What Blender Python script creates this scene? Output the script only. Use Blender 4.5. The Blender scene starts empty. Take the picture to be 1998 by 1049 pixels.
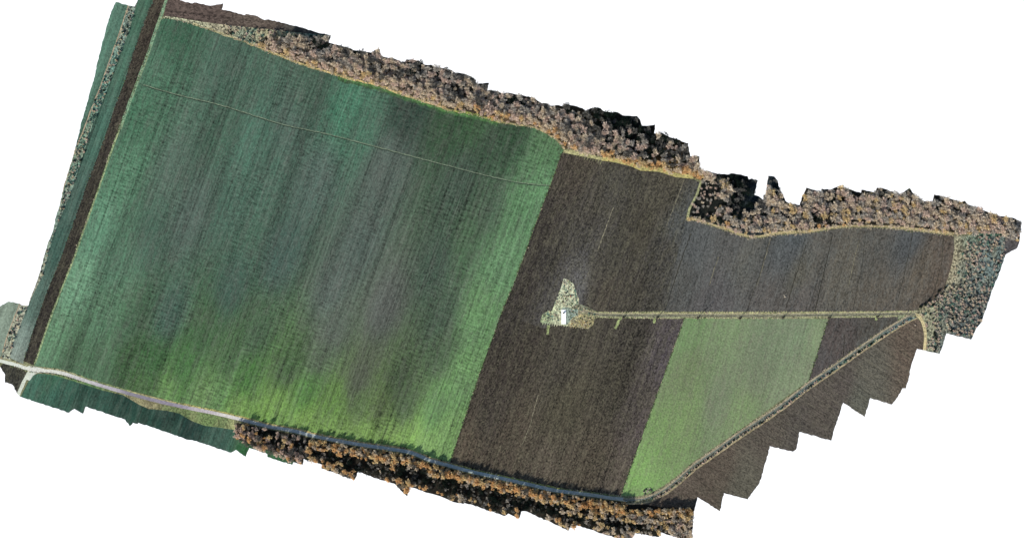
import bpy, math, random
import numpy as np
from mathutils import Vector
from mathutils.geometry import delaunay_2d_cdt

scene = bpy.context.scene
C = scene.collection
R = math.radians
# ---------------------------------------------------------------- camera, sky, sun, exposure
S = 0.6                                   # metres per map unit; the land is a 1200 m wide survey
CX, CY = 999.0, 524.5
def W(x, y): return ((x - CX) * S, (CY - y) * S)

cam_data = bpy.data.cameras.new('survey_camera')
cam = bpy.data.objects.new('survey_camera', cam_data); C.objects.link(cam)
ALT = 3000.0
cam.location = (0, 0, ALT)
cam_data.sensor_width = 36.0
cam_data.lens = 36.0 * ALT / (1998 * S)
cam_data.clip_start = 10.0
cam_data.clip_end = 30000.0
scene.camera = cam

SUN_ELEV, SUN_AZ_X, SUN_AZ_Y = R(25), 0.68, 0.73      # shadows run towards +x +y
world = bpy.data.worlds.new('World'); scene.world = world; world.use_nodes = True
nt = world.node_tree; nt.nodes.clear()
wo = nt.nodes.new('ShaderNodeOutputWorld'); bg = nt.nodes.new('ShaderNodeBackground')
sky = nt.nodes.new('ShaderNodeTexSky'); sky.sky_type = 'NISHITA'; sky.sun_disc = False
sky.sun_elevation = SUN_ELEV
sky.sun_rotation = math.atan2(-SUN_AZ_X, -SUN_AZ_Y)
bg.inputs['Strength'].default_value = 0.10
nt.links.new(sky.outputs[0], bg.inputs['Color']); nt.links.new(bg.outputs[0], wo.inputs['Surface'])
sun_d = bpy.data.lights.new('sun', 'SUN'); sun_d.energy = 5.0; sun_d.angle = R(0.5); sun_d.color = (1.0, 0.95, 0.87)
sun = bpy.data.objects.new('sun', sun_d); C.objects.link(sun)
h = math.hypot(SUN_AZ_X, SUN_AZ_Y)
dirv = Vector((SUN_AZ_X / h * math.cos(SUN_ELEV), SUN_AZ_Y / h * math.cos(SUN_ELEV), -math.sin(SUN_ELEV)))
sun.rotation_euler = dirv.to_track_quat('-Z', 'Y').to_euler()
sun.location = (-800, -800, 900)
vs = scene.view_settings
vs.view_transform = 'Standard'; vs.look = 'None'; vs.gamma = 1.0; vs.use_curve_mapping = False
vs.exposure = 0.57
K = np.array([1.40, 1.38, 1.52])                                   # flat-lit radiance of a white surface in this light

# ---------------------------------------------------------------- helpers
rng = np.random.default_rng(7)
random.seed(7)
def lin(c):
    c = np.asarray(c, float) / 255.0
    return np.where(c <= 0.04045, c / 12.92, ((c + 0.055) / 1.055) ** 2.4)

def tagged(o, label=None, cat=None, group=None, kind=None):
    if label: o['label'] = label
    if cat: o['category'] = cat
    if group: o['group'] = group
    if kind: o['kind'] = kind
    return o

def mesh_np(name, V, F, mats, midx=None, smooth=False):
    V = np.asarray(V, np.float32); F = np.asarray(F, np.int32)
    me = bpy.data.meshes.new(name)
    k = F.shape[1]
    me.vertices.add(len(V)); me.vertices.foreach_set('co', V.ravel())
    me.loops.add(F.size); me.loops.foreach_set('vertex_index', F.ravel())
    me.polygons.add(len(F))
    me.polygons.foreach_set('loop_start', np.arange(0, F.size, k, dtype=np.int32))
    me.polygons.foreach_set('loop_total', np.full(len(F), k, np.int32))
    for m in mats: me.materials.append(m)
    if midx is not None: me.polygons.foreach_set('material_index', np.asarray(midx, np.int32))
    me.polygons.foreach_set('use_smooth', np.zeros(len(F), bool))
    me.update(calc_edges=True); me.validate()
    return me

def link(name, me, parent=None, loc=(0, 0, 0)):
    o = bpy.data.objects.new(name, me); C.objects.link(o); o.location = loc
    if parent: o.parent = parent
    return o

# ---- node helper
class N:
    def __init__(s, name):
        s.m = bpy.data.materials.new(name); s.m.use_nodes = True
        s.t = s.m.node_tree; s.t.nodes.clear()
        s.out = s.t.nodes.new('ShaderNodeOutputMaterial')
        s.b = s.t.nodes.new('ShaderNodeBsdfPrincipled')
        s.t.links.new(s.b.outputs[0], s.out.inputs[0])
        s.b.inputs['Specular IOR Level'].default_value = 0.15
        s.b.inputs['Roughness'].default_value = 0.9
    def n(s, typ, **kw):
        nd = s.t.nodes.new(typ)
        for k, v in kw.items(): setattr(nd, k, v)
        return nd
    def l(s, a, b): s.t.links.new(a, b)
    def math(s, op, a, b=None, clamp=False):
        nd = s.n('ShaderNodeMath', operation=op, use_clamp=clamp)
        for i, v in enumerate((a, b)):
            if v is None: continue
            if isinstance(v, (int, float)): nd.inputs[i].default_value = v
            else: s.l(v, nd.inputs[i])
        return nd.outputs[0]
    def coords(s, deg):
        g = s.n('ShaderNodeNewGeometry')
        mp = s.n('ShaderNodeMapping'); mp.inputs['Rotation'].default_value = (0, 0, R(deg))
        s.l(g.outputs['Position'], mp.inputs['Vector'])
        return mp.outputs[0]
    def noise(s, vec, sx, sy, detail=2.0, rough=0.5, off=0.0):
        mp = s.n('ShaderNodeMapping'); mp.inputs['Scale'].default_value = (sx, sy, 1.0)
        mp.inputs['Location'].default_value = (off, off * 1.7, off)
        s.l(vec, mp.inputs['Vector'])
        nz = s.n('ShaderNodeTexNoise'); nz.inputs['Scale'].default_value = 1.0
        nz.inputs['Detail'].default_value = detail; nz.inputs['Roughness'].default_value = rough
        s.l(mp.outputs[0], nz.inputs['Vector'])
        return nz.outputs['Fac']
    def mixc(s, fac, a, b, blend='MIX'):
        nd = s.n('ShaderNodeMix', data_type='RGBA', blend_type=blend)
        for i, v in ((0, fac), (6, a), (7, b)):
            if isinstance(v, (int, float)): nd.inputs[i].default_value = v
            elif isinstance(v, (tuple, list, np.ndarray)): nd.inputs[i].default_value = (*v[:3], 1)
            else: s.l(v, nd.inputs[i])
        return nd.outputs[2]

def ground_mat(name, deg=20, fine=0.9, row=0.5, band=0.35, cross=0.0, patch=0.3, alt=None, altamt=0.5,
               bump=0.35, rowscale=0.42, finescale=0.75, light=0.0, wide=0.0, speck=0.5, speckx=0.75, specky=0.42, hue=0.0):
    """surface colour = mapped crop / soil colour, broken up by row-aligned and clod-sized variation, with real relief"""
    s = N(name)
    v = s.coords(deg)
    at = s.n('ShaderNodeAttribute', attribute_name='soil')
    nf = s.noise(v, finescale, finescale, 3, 0.7)
    nr = s.noise(v, rowscale, 0.004, 3, 0.65, 5)
    nb = s.noise(v, 0.11, 0.0014, 4, 0.6, 11)
    npch = s.noise(v, 0.02, 0.016, 4, 0.6, 23)
    def term(x, a): return s.math('MULTIPLY', s.math('SUBTRACT', x, 0.5), a)
    tot = s.math('ADD', term(nf, fine * 2), term(nr, row * 2))
    tot = s.math('ADD', tot, term(nb, band * 2))
    tot = s.math('ADD', tot, term(npch, patch * 2))
    if wide: tot = s.math('ADD', tot, term(s.noise(v, 0.034, 0.0009, 2, 0.5, 61), wide * 2))
    if cross:
        nc = s.noise(v, 0.10, 0.42, 2, 0.5, 31)
        nm = s.noise(v, 0.012, 0.012, 2, 0.5, 37)
        msk = s.math('MULTIPLY', s.math('SUBTRACT', nm, 0.38), 5.0, True)
        tot = s.math('ADD', tot, s.math('MULTIPLY', term(nc, cross * 2), msk))
    def cells(sx, sy, off):
        mp = s.n('ShaderNodeMapping'); mp.inputs['Scale'].default_value = (sx, sy, 1.0); mp.inputs['Location'].default_value = (off, off, 0)
        s.l(v, mp.inputs['Vector'])
        vo_ = s.n('ShaderNodeTexVoronoi', voronoi_dimensions='2D'); vo_.inputs['Scale'].default_value = 1.0
        s.l(mp.outputs[0], vo_.inputs['Vector'])
        sp = s.n('ShaderNodeSeparateColor'); s.l(vo_.outputs['Color'], sp.inputs[0])
        return sp
    sp1 = cells(speckx, specky, 3.0)
    tot = s.math('ADD', tot, term(sp1.outputs[0], speck * 2))
    fac = s.math('MAXIMUM', s.math('ADD', tot, 1.0 + light), 0.12)
    col = at.outputs['Color']
    if alt is not None:
        na = s.noise(v, 0.16, 0.035, 4, 0.7, 41)
        f = s.math('MULTIPLY', s.math('SUBTRACT', na, 0.45), 4.0, True)
        col = s.mixc(s.math('MULTIPLY', f, altamt), col, lin(alt) / K)
    if hue:
        col = s.mixc(s.math('MULTIPLY', sp1.outputs[1], hue), col, lin(alt) / K)
    vm = s.n('ShaderNodeVectorMath', operation='SCALE')
    s.l(col, vm.inputs[0]); s.l(fac, vm.inputs['Scale'])
    s.l(vm.outputs[0], s.b.inputs['Base Color'])
    hgt = s.math('ADD', nf, s.math('MULTIPLY', nr, 0.8))
    bp = s.n('ShaderNodeBump'); bp.inputs['Strength'].default_value = bump; bp.inputs['Distance'].default_value = 0.8
    s.l(hgt, bp.inputs['Height']); s.l(bp.outputs[0], s.b.inputs['Normal'])
    return s.m

def plain_mat(name, srgb, var=0.3, rough=0.85, scale=3.0, spec=0.15):
    s = N(name)
    tc = s.n('ShaderNodeTexCoord')
    nz = s.n('ShaderNodeTexNoise'); nz.inputs['Scale'].default_value = scale; nz.inputs['Detail'].default_value = 3
    s.l(tc.outputs['Object'], nz.inputs['Vector'])
    c = lin(srgb)
    s.l(s.mixc(nz.outputs['Fac'], c * (1 - var), c * (1 + var)), s.b.inputs['Base Color'])
    s.b.inputs['Roughness'].default_value = rough
    s.b.inputs['Specular IOR Level'].default_value = spec
    return s.m

# ---------------------------------------------------------------- the map, in survey units
OUT = [(226,4),(250,11),(263,13),(269,0),(271,-14),(350,-14),(351,1),(375,7),(380,5),(410,11.5),(435,7),(432,18.5),(452.5,23),
(477.5,30),(480,27.5),(502.6,32),(516,39.5),(523,38),(553,45),(586,53.5),(617,63),(645,68.7),(641,83.5),(662,88.5),(686,95.5),
(689,98),(724,103),(731,98),(740.6,96),(742,105),(748,111),(757,113),(769,114.5),(783.5,121),(790.6,120.5),(793,116),(817,118),
(829,126.5),(841,126.5),(850,131),(867,134),(881,137),(888,142),(906,144),(919,149),(928,158.7),(929,163.4),(954.6,162),(950,176.5),
(972,178),(979,182.5),(992,181),(1019.5,186),(1043,191.5),(1057,201.5),(1070,202.6),(1071.5,207),(1086,205),(1098,207),
(1100,202.6),(1119,206),(1136,211),(1143,216),(1152.6,211),(1171.6,211),(1176,216),(1191,219),(1205,219),(1214.5,225),
(1243,226.5),(1249,233.6),(1252.7,245.5),(1262,245.5),(1278.4,243),(1276.5,260),(1286,262),(1292,259.4),(1307.5,268),(1322,272),
(1334,277),(1343,279.6),(1344.5,294.4),(1347,305),(1364.7,305),(1364.5,326),(1372.6,333.5),(1385,334.5),(1400,339),(1423,340),
(1427,338),(1441.4,340),(1458.7,343.5),(1461,350),(1467,348),(1478.6,352),(1472,380),(1481,383),(1489.5,389.7),(1490,380),
(1494,380),(1499.4,343),(1511,344.4),(1516.6,353.5),(1521,366),(1526.6,379),(1533,392.4),(1541,397),(1551,398),(1561,400),
(1564.6,386),(1573.7,366),(1602.7,375),(1603.6,368),(1619,370),(1639,363),(1655,368),(1680.7,376.7),(1681.7,370),(1708,375),
(1711.7,366),(1721.7,366.7),(1756.8,380),(1775,366.7),(1786,382.7),(1803.5,392.4),(1820,393.4),(1823.5,379.4),(1846.9,385),
(1875,395),(1883,391.7),(1887,398.4),(1897,401.7),(1910,405),(1930,415),(1953.6,421.7),(1973.7,424),(1993.7,433.4),
(1988.7,473.5),(1985,483.5),(1962,496.8),(1947,540),(1937,563.5),(1929.6,587),(1922,607),(1916,627),(1905,640),(1895,662),
(1847,650),(1833.5,689.7),(1789.5,680),(1779,709),(1773,737.6),(1767.6,757),(1761,757),(1752,773.6),(1740.6,788.5),(1698,776),
(1687,812.7),(1645.4,785),(1630,830),(1622,859),(1560,842),(1553.6,876),(1547,880.5),(1502,869.7),(1496,895),(1489.5,916),
(1482,941.5),(1458.7,973.6),(1412.6,961),(1405,996.7),(1361,969),(1353.6,998),(1350,1049),(1349,1066),(1335,1062),(1321.5,1048),
(1288,1037),(1285.6,1046.7),(1239.5,1039),(1231,1052),(1222,1053),(1202,1048),(1180,1042),(1149,1031),(1125,1024),(1124,1029),
(1112,1028),(1109,1035),(1068,1014),(1048,1007),(1028,997),(1017,996.8),(1013,1011),(992,1001),(984,1005.8),(940,991),
(922,984),(906,980.5),(904,982.5),(881,977),(868,971),(848,964),(836,961),(800,948.5),(794.5,967.7),(769,942.6),(742,935.6),
(699,919),(691.7,935.6),(626.7,912.6),(628.8,906),(592,894.7),(590,906),(572,901),(570,906),(521.8,891),(521.4,885),
(486,873),(479,890),(460.5,877),(450.5,882.5),(375.4,858),(364,857),(353,852),(270,824),(268,826.4),(259,824),(252.8,830.7),
(244,818),(166.4,792.6),(161.4,806.4),(145,796.9),(134,804.6),(38.8,773),(32.5,766),(25,751),(22.5,749),(9.5,745.6),(10,731),
(0,715),(-16,702),(-16,600),(0,597.4),(16,588),(37.4,592),(41,595),(54.7,596.6),(64,569.4),(74.7,540),(80,521),(85.8,500),
(94,471.6),(102.5,452.5),(109.6,421.5),(116.8,397.7),(124,364),(130,345),(138,319),(143,302),(152.5,266.7),(157,246),
(183,154),(197,94),(204.4,66),(217,23)]
HOLE = [(1425.2,362),(1427.2,361),(1428,366),(1427,372),(1425.6,371)]

def rough_line(pts, step=5.0, amp=0.7, closed=True, seed=3):
    r = np.random.default_rng(seed); out = []
    n = len(pts)
    for i in range(n if closed else n - 1):
        a = np.array(pts[i], float); b = np.array(pts[(i + 1) % n], float)
        d = np.linalg.norm(b - a); k = max(1, int(d / step))
        nrm = np.array([-(b - a)[1], (b - a)[0]]) / max(d, 1e-6)
        for j in range(k):
            t = j / k
            p = a + (b - a) * t + nrm * (r.uniform(-amp, amp) if j else 0)
            out.append(tuple(p))
    if not closed: out.append(tuple(pts[-1]))
    return out

def smooth(pts, step=6.0):
    P = [np.array(p, float) for p in pts]; P = [2 * P[0] - P[1]] + P + [2 * P[-1] - P[-2]]
    out = []
    for i in range(1, len(P) - 2):
        p0, p1, p2, p3 = P[i - 1:i + 3]
        k = max(2, int(np.linalg.norm(p2 - p1) / step))
        for j in range(k):
            t = j / k
            out.append(0.5 * ((2 * p1) + (-p0 + p2) * t + (2 * p0 - 5 * p1 + 4 * p2 - p3) * t * t + (-p0 + 3 * p1 - 3 * p2 + p3) * t ** 3))
    out.append(P[-2])
    return [tuple(p) for p in out]

def strip(pts, wl, wr=None, amp=0.0, seed=1):
    """closed outline round a line: wl to its left and wr to its right (looking along it on the map)"""
    if wr is None: wr = wl
    r = np.random.default_rng(seed)
    P = np.array(pts, float); T = np.gradient(P, axis=0); T /= np.linalg.norm(T, axis=1)[:, None] + 1e-9
    Nn = np.stack([T[:, 1], -T[:, 0]], 1)
    a = P + Nn * (wl + r.uniform(-amp, amp, len(P)))[:, None] if amp else P + Nn * wl
    b = P - Nn * (wr + r.uniform(-amp, amp, len(P)))[:, None] if amp else P - Nn * wr
    return [tuple(p) for p in a] + [tuple(p) for p in b[::-1]]

def teeth(a, b, pitch, h0, h1, down=(-0.34, 0.94), seed=1):
    """fringe of grass tongues reaching between the furrows from a to b"""
    r = np.random.default_rng(seed)
    a = np.array(a, float); b = np.array(b, float); d = np.linalg.norm(b - a); k = int(d / pitch); dn = np.array(down)
    out = []
    for i in range(k):
        p = a + (b - a) * (i / k); q = a + (b - a) * ((i + 0.45) / k)
        hh = h0 + (h1 - h0) * i / k
        out.append(tuple(p)); out.append(tuple(p + (b - a) / k * 0.2 + dn * hh * r.uniform(0.5, 1.3))); out.append(tuple(q))
    out.append(tuple(b))
    return out

# shared lines
bigTop = [(319,36),(347.7,39),(376,47.7),(407,58),(443,71.5),(479,83),(510,96.5),(550,112),(598,130),(634,140.5),(660,149),
(697.7,158.7),(740.6,169),(783.5,185),(831,200),(876.5,216),(924,224),(972,238.5),(1000,243),(1043,249),(1066.7,262),(1086,273),(1101,292)]
bigRight = [(1101,292),(1095,300),(1078.7,347),(1047,430),(1020,505),(1000,560),(978,610),(955,675),(930,745),(905,820),(878,900)]
bigBot = [(876,900),(840,893),(828,888),(796.6,877.5),(744,869),(681,857.5),(629,848),(574,837.5),(524,826.5),(500,822),(450,809),(400,797.5),(350,786),(300,773),
(250,761),(200,746),(150,732),(101,719),(66,713)]
darkL = [(301,-14),(297,6),(286,31),(274.5,63),(258.8,106),(243,160),(224.4,206),(211.6,246),(190.6,305),(171.5,352.5),(155,402.5),
(140.6,440.6),(120,500),(93.4,564),(68,633.5),(45.4,704)]
darkR = [(326,-14),(309,43),(286,108.6),(266,160),(249,206),(231.6,251.6),(212,305),(190.6,369),(176,409.6),(159.6,455),(144,500),
(122.8,553.4),(98.8,614.8),(65.4,712)]
scrubR = [(273,-14),(269,2),(249,68.6),(229,120),(211.6,168.7),(197,206),(180,246),(164,295),(152.5,333),(143,364),(130,395),(119,421.5),(105,457),(95,492),(82,540),(64,575),(53,600),(40,633),(26,668),(19,697)]
paleL = [(252,6),(250,13),(234.5,60),(211.6,126),(197,166),(178.7,211.6),(163,254.5),(144,299),(128,352),(100,452),(40,585),(36,599),(16,649.5),(5,687)]
road = smooth([(-20,697),(0,703),(30,711),(60,720),(85,722.5),(120,727),(175,744.6),(212.7,756),(262.8,770),(312.8,783),(363,794),(413,804),
(450.5,812.6),(482,820.5),(524,831),(574,840),(618,851),(671,861),(712.7,868),(765,875.5),(796.6,880.7),(817.6,888),(840,897.5),(880,908.5),
(920,919),(960,928),(1000,937),(1040,946),(1080,955),(1120,960.5),(1160,965.5),(1185.6,969.7),(1224,974)])
track2 = smooth([(1216,973.5),(1247,972.5),(1270,967),(1298.5,951.8),(1326.7,930),(1352,907),(1378,889),(1411,866),(1442,844),(1480.5,819),(1513.8,796),
(1537,779),(1577,748),(1615.8,721.5),(1654,694.5),(1693,667.5),(1731.6,641.5),(1770,618.5),(1786,612)])
loop = smooth([(1768,611),(1785,613),(1794,618),(1801,630),(1805,645),(1806,660),(1804.5,676),(1804,692)])
spur = smooth([(62,719),(54,730),(46,746),(38,764),(30,782)])
farm = smooth([(1128,606),(1150,609),(1170,613),(1230,614.3),(1340,614.6),(1500,614.8),(1620,613.3),(1700,612.5),(1768,611),(1785,612)])
ditch = [(p[0] + 3.2, p[1] + 6.0) for p in track2[8:]]
midTop = [(1095,300),(1098,296)] + teeth((1099,296),(1178,314),5.2,4,9,seed=4) + [(1202.6,318),(1233.6,325.4),(1250,332.6),(1286,336),(1319.4,345.7),(1352.8,349),(1366,356.4),
(1357,380),(1343,406.5),(1340,424)]
eastTop = [(1340,428.7),(1363.5,433),(1390.7,442),(1419.7,451),(1441,459.5),(1465,465),(1485,464),(1512,458.6),(1539,456.7),(1575.5,455),
(1602.7,451),(1630,446),(1648,445),(1680,444),(1726.7,445),(1793.5,451.8),(1861,460)]
eastR = [(1862,483.5),(1858.5,510),(1850,540),(1842,563.5),(1826.8,580),(1806.8,593.6),(1788,604)]
light = [(1336,620),(1616,622),(1577,744),(1538,770.5),(1500,797.5),(1440,840),(1410,861),(1376,884),(1350,902),(1325,924),(1296,946),(1268,962),(1245,967.5),(1211,966)]
padPts = [(1100,543),(1109,545.5),(1118.7,553),(1124.7,572),(1130,584),(1128,594),(1147,599.5),(1166,608.5),(1168,618),(1160,622),
(1157,634)] + teeth((1148,641),(1056,629),4.6,2,5,seed=9) + [(1054,627),(1058.6,613),(1069.8,606),(1077.5,606),(1085,584),(1093.8,563.5)]
southTopWood = [(458,836),(462,824),(482,827),(524,837),(574,846.5),(618,857),(671,867),(712.7,874),(765,881.5),(796.6,887),(817.6,895),(840,904),(880,914.5),
(920,925),(960,934),(1000,943),(1040,952),(1080,961),(1120,967),(1160,972),(1200,977),(1240,981),(1275,984),(1290,989),(1356,990)]

# region: name, outline, default srgb, material, [control colours], row angle, label
REG = []
def mute(ctrl, f, g=1.0):
    out = []
    for p, c in ctrl:
        c = np.array(c, float); y = c @ (.3, .55, .15); exc = max(0, c[1] - max(c[0], c[2]) - 15) / 60
        k = f * (0.5 + exc); out.append((p, tuple((c * (1 - k) + y * k) * g)))
    return out
def reg(name, poly, col, mat, ctrl=None, label=None): REG.append(dict(name=name, poly=poly, col=col, mat=mat, ctrl=ctrl, label=label))

GREEN = ground_mat('winter_crop', 20, fine=0.6, row=0.85, band=0.45, wide=0.26, cross=0.8, patch=0.15, alt=(102,100,98), altamt=0.34, bump=0.25, finescale=0.5, speck=0.24, speckx=.85, specky=.4, hue=.22)
LIGHTG = ground_mat('young_crop', 16, fine=0.6, row=0.35, band=0.10, patch=0.22, hue=.3, speck=.16, specky=.6, alt=(122,114,108), altamt=0.4, bump=0.25, finescale=0.5)
SIDEG = ground_mat('side_crop', 20, speck=.2, fine=0.7, row=0.8, band=0.8, patch=0.4, alt=(120,126,118), altamt=0.25, bump=0.3, finescale=.5)
SOIL = ground_mat('ploughed_soil', 20, fine=0.9, row=0.75, band=0.5, wide=.25, patch=0.3, speck=.5, speckx=.85, specky=.5, hue=.3, alt=(104,100,84), altamt=0.35, bump=0.5, finescale=0.5)
SOILE = ground_mat('ploughed_soil_east', 15, fine=0.7, row=0.5, band=0.4, wide=.2, patch=0.24, speck=.36, speckx=.85, specky=.5, hue=.22, alt=(98,102,104), altamt=0.35, bump=0.4, finescale=0.5)
SOILN = ground_mat('ploughed_soil_diagonal', -57, fine=0.7, row=0.5, band=0.24, patch=0.24, speck=.36, speckx=.85, specky=.5, hue=.22, alt=(104,100,88), altamt=0.35, bump=0.7, finescale=.5)
SOILF = ground_mat('ploughed_soil_lengthwise', -83, fine=0.5, row=0.6, band=0.4, patch=0.2, alt=(60,50,48), altamt=0.3, bump=0.4)
VERGE = ground_mat('dry_grass', 20, speck=.45, specky=.6, fine=0.8, row=0.2, band=0.1, patch=0.5, alt=(150,146,110), altamt=0.5, bump=0.5)
DIRT = ground_mat('dirt_track', 0, speck=.35, specky=.7, fine=0.9, row=0.0, band=0.0, patch=0.16, bump=0.15)
GRAVEL = ground_mat('gravel_road', 0, speck=.15, specky=.7, fine=0.4, row=0.0, band=0.0, patch=0.2, bump=0.12)
LITTER = ground_mat('leaf_litter', 0, fine=0.9, row=0.0, band=0.0, patch=0.5, alt=(46,42,34), altamt=0.5, bump=0.6)
SCRUBG = ground_mat('rough_grass', 0, speck=.8, specky=.6, fine=1.1, row=0.0, band=0.2, patch=0.6, alt=(146,140,122), altamt=0.6, bump=0.7, finescale=0.5)
PADG = ground_mat('trodden_ground', 0, speck=.5, speckx=.7, specky=.6, hue=.4, fine=1.1, row=0.0, band=0.0, patch=1.3, alt=(126,140,124), altamt=0.5, bump=0.5, finescale=0.5)

# -- highest first
def sh(line, dx, dy): return [(x + dx, y + dy) for x, y in line]
reg('wheel_rut', strip(farm[3:], 0.2, 1.3, 0.25, 2), (74,80,78), DIRT, label='dark wet wheel rut along the grassy farm track')
reg('wheel_rut', strip(sh(farm[3:], 0, 3.0), 0.55, 0.55, 0.2, 5), (104,104,92), DIRT, label='thin southern wheel rut of the farm track')
reg('dirt_path', strip(farm, 3.0, 3.4, 0.3, 6), (158,152,130), DIRT, label='pale earth farm track running east from the gravel pad')
reg('wheel_rut', strip(sh(track2, 0.9, 1.3), 1.2, 1.2, 0.3, 7), (112,118,116), DIRT, label='grey wheel rut of the diagonal dirt track')
reg('dirt_path', strip(track2, 3.0, 2.8, 0.3, 8), (164,152,132), DIRT, label='pale dirt track crossing the fields diagonally')
reg('dirt_path', strip(loop, 2.8, 2.8, 0.3, 9), (206,190,150), DIRT, label='sandy track curving south beside the scrubland')
ROADC = [((0,703),(225,228,222)),((100,724),(226,224,220)),((160,740),(205,200,205)),((210,756),(190,182,196)),((262,770),(140,134,150)),((340,789),(150,142,160)),
((400,802),(196,186,196)),((450,812),(214,208,210)),((500,825),(178,184,188)),((600,846),(190,196,200)),((800,883),(186,196,202)),((1000,937),(184,198,206)),((1200,971),(190,196,196))]  # wooded stretch: blue skylight of its shade put into the gravel colour
reg('gravel_road', strip(road, 3.1, 3.5, 0.3, 10), None, GRAVEL, ROADC, label='pale gravel road along the southern edge of the big green field')
reg('gravel_road', strip(spur, 3.4, 3.4, 0.4, 11), (214,218,208), GRAVEL, label='white gravel spur road turning south-west at the junction')
reg('gravel_road', [(50,716),(58,713),(70,715),(86,719),(84,726),(72,727),(64,733),(58,742),(52,740),(56,730),(54,722)], (218,222,216), GRAVEL, label='widened gravel at the three-way road junction')
reg('dirt_path', strip(rough_line(paleL, 8, 0.4, False), 1.0, 1.1, 0.4, 12), (178,160,140), DIRT, label='thin pale footpath along the scrubby strip')
# thin ditch line across the crop, as flat pale and dark strips
ridge = smooth([(280,166),(350,186),(430,205),(500,227),(560,245),(640,262),(740,288),(830,312),(900,330),(960,345),(1020,357),(1072,362)], 5)
ridge = rough_line(ridge[::2], 4, 0.6, False)
reg('footpath', strip(ridge, 0.9, 0.5, 0.3, 13), (122,134,116), DIRT, label='thin pale line of the ditch crossing the big green field')
reg('ditch_path', strip(sh(ridge, 0.3, 1.9), 0.7, 0.7, 0.4, 14), (48,62,54), DIRT, label='narrow dark line of the ditch beside its pale line')
# dead furrows in the ploughed land
for k, (ln, w) in enumerate([([(1188,312),(1170,360),(1158,400)], .6), ([(1250,410),(1232,460),(1212,520),(1183,604)], .8), ([(1348,455),(1325,520),(1298,604)], .8),
        ([(1500,470),(1484,530),(1458,604)], .6), ([(1573,478),(1552,540),(1534,600)], .7), ([(1625,456),(1608,530),(1590,606)], .9), ([(1690,450),(1682,520),(1664,604)], .5),
        ([(1781,455),(1768,520),(1748,600)], .6), ([(1841,459),(1838,510),(1822,570),(1812,588)], .7), ([(1648,652),(1646,695)], .7),
        ([(1110,640),(1080,730),(1050,800)], .5), ([(1062,480),(1040,560),(1010,640)], .5)]):
    reg('furrow_path', strip(rough_line(ln, 6, 0.5, False, k), w, w, 0.25, k), (44,42,42), SOIL, label='dark open furrow in the ploughed land')
for k, (ln, w) in enumerate([([(1197,405),(1180,450),(1166,490)], .6), ([(1335,350),(1320,390),(1300,440)], .5), ([(1505,460),(1494,500),(1478,556)], .5), ([(1655,560),(1668,500),(1676,470)], .5),
        ([(1402,500),(1392,530),(1384,556)], .6), ([(1050,770),(1034,830),(1018,870)], .6)]):
    reg('furrow_path', strip(rough_line(ln, 6, 0.5, False, k + 40), w, w, 0.3, k), (128,122,106), SOIL, label='pale dry furrow crest in the ploughed land')
# verges
reg('grass_verge', teeth((1166,617.5),(1336,619.3),4.6,4.2,3.6,seed=2) + [(1336,616),(1166,612)], (188,190,150), VERGE, label='fringe of pale grass tongues south of the farm track')
reg('grass_verge', teeth((1168,609.5),(1768,607.6),5.0,-3,-2,seed=3) + [(1768,613),(1168,613)], (176,172,132), VERGE, label='fringe of pale grass tongues north of the farm track')
for x0, y0, x1, y1 in [(1211,618,1200,641),(1278,618,1276,630),(1070,634,1068,652),(1710,614,1709,625)]:
    reg('grass_verge', strip(rough_line([(x0,y0),(x1,y1)], 3, .6, False), 2.6, 2.2, 0.9, int(x0)), (160,172,122), VERGE, label='tongue of bright weeds reaching into the ploughed field')
reg('grass_verge', [(1752,613),(1764,613),(1763,622),(1752,625)], (146,152,124), VERGE, label='small grassy corner beside the farm track')
reg('grass_verge', strip(farm, 5.2, 6.2, 0.7, 15), (164,164,128), VERGE, label='dry grass verge of the farm track')
reg('gravel_pad', [(1097,600),(1108,599),(1118,604),(1132,603),(1140,607),(1128,614),(1117,619),(1110,629),(1106,633),(1095,632),(1094,612)], (164,178,170), PADG, label='bluish gravel apron round the concrete slab')
reg('streak_ground', strip(rough_line([(1108,617),(1120,614),(1134,609),(1146,604)], 2, .8, False), 1.5, 1.2, .9, 3), (100,142,158), DIRT, label='blue streak beside the concrete slab')  # flat streaks of bluish and darker ground colour
reg('streak_ground', strip(rough_line([(1066,611),(1074,616),(1080,618)], 2, .8, False), 1.6, 1.2, .8, 4), (110,134,124), DIRT, label='dark patch at the western corner of the pad')
reg('streak_ground', strip(rough_line([(1122,566),(1124,580),(1126,594)], 2, .8, False), 1.0, 1.0, .8, 4), (110,136,122), DIRT, label='dark strip along the eastern edge of the pad')
reg('earth_mound_ground', [(1124,592),(1134,594),(1148,599),(1164,607),(1160,612),(1140,606),(1124,605),(1114,600)], (132,126,106), PADG, label='trampled brown earth at the track mouth')
reg('pad_ground', padPts, None, PADG, [((1103,560),(222,222,196)),((1110,580),(206,204,176)),((1098,600),(212,214,184)),((1090,625),(218,214,184)),((1130,630),(188,170,122)),((1066,618),(170,182,140))], label='pale trampled pad of dry grass and rubble')
reg('grass_verge', strip(rough_line(sh(track2, 4.8, 8.6), 8, .4, False), 1.5, 1.4, 0.5, 16), (170,154,128), VERGE, label='pale grass edge south of the diagonal ditch')
reg('ditch_ground', strip(sh(track2, 2.4, 5.2), 3.2, 3.2, 0.5, 17), None, SCRUBG, [((1300,955),(110,112,92)),((1450,845),(92,98,92)),((1600,740),(84,104,106)),((1690,680),(92,112,98)),((1760,630),(80,104,110))], label='weedy ditch alongside the diagonal dirt track')
vb = [((200,748),(132,146,104)),((300,776),(170,164,120)),((400,800),(168,164,104)),((560,836),(196,176,120)),((800,880),(200,176,126)),((1000,937),(160,164,100)),((1200,967),(120,128,96)),((100,720),(160,158,128))]
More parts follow.
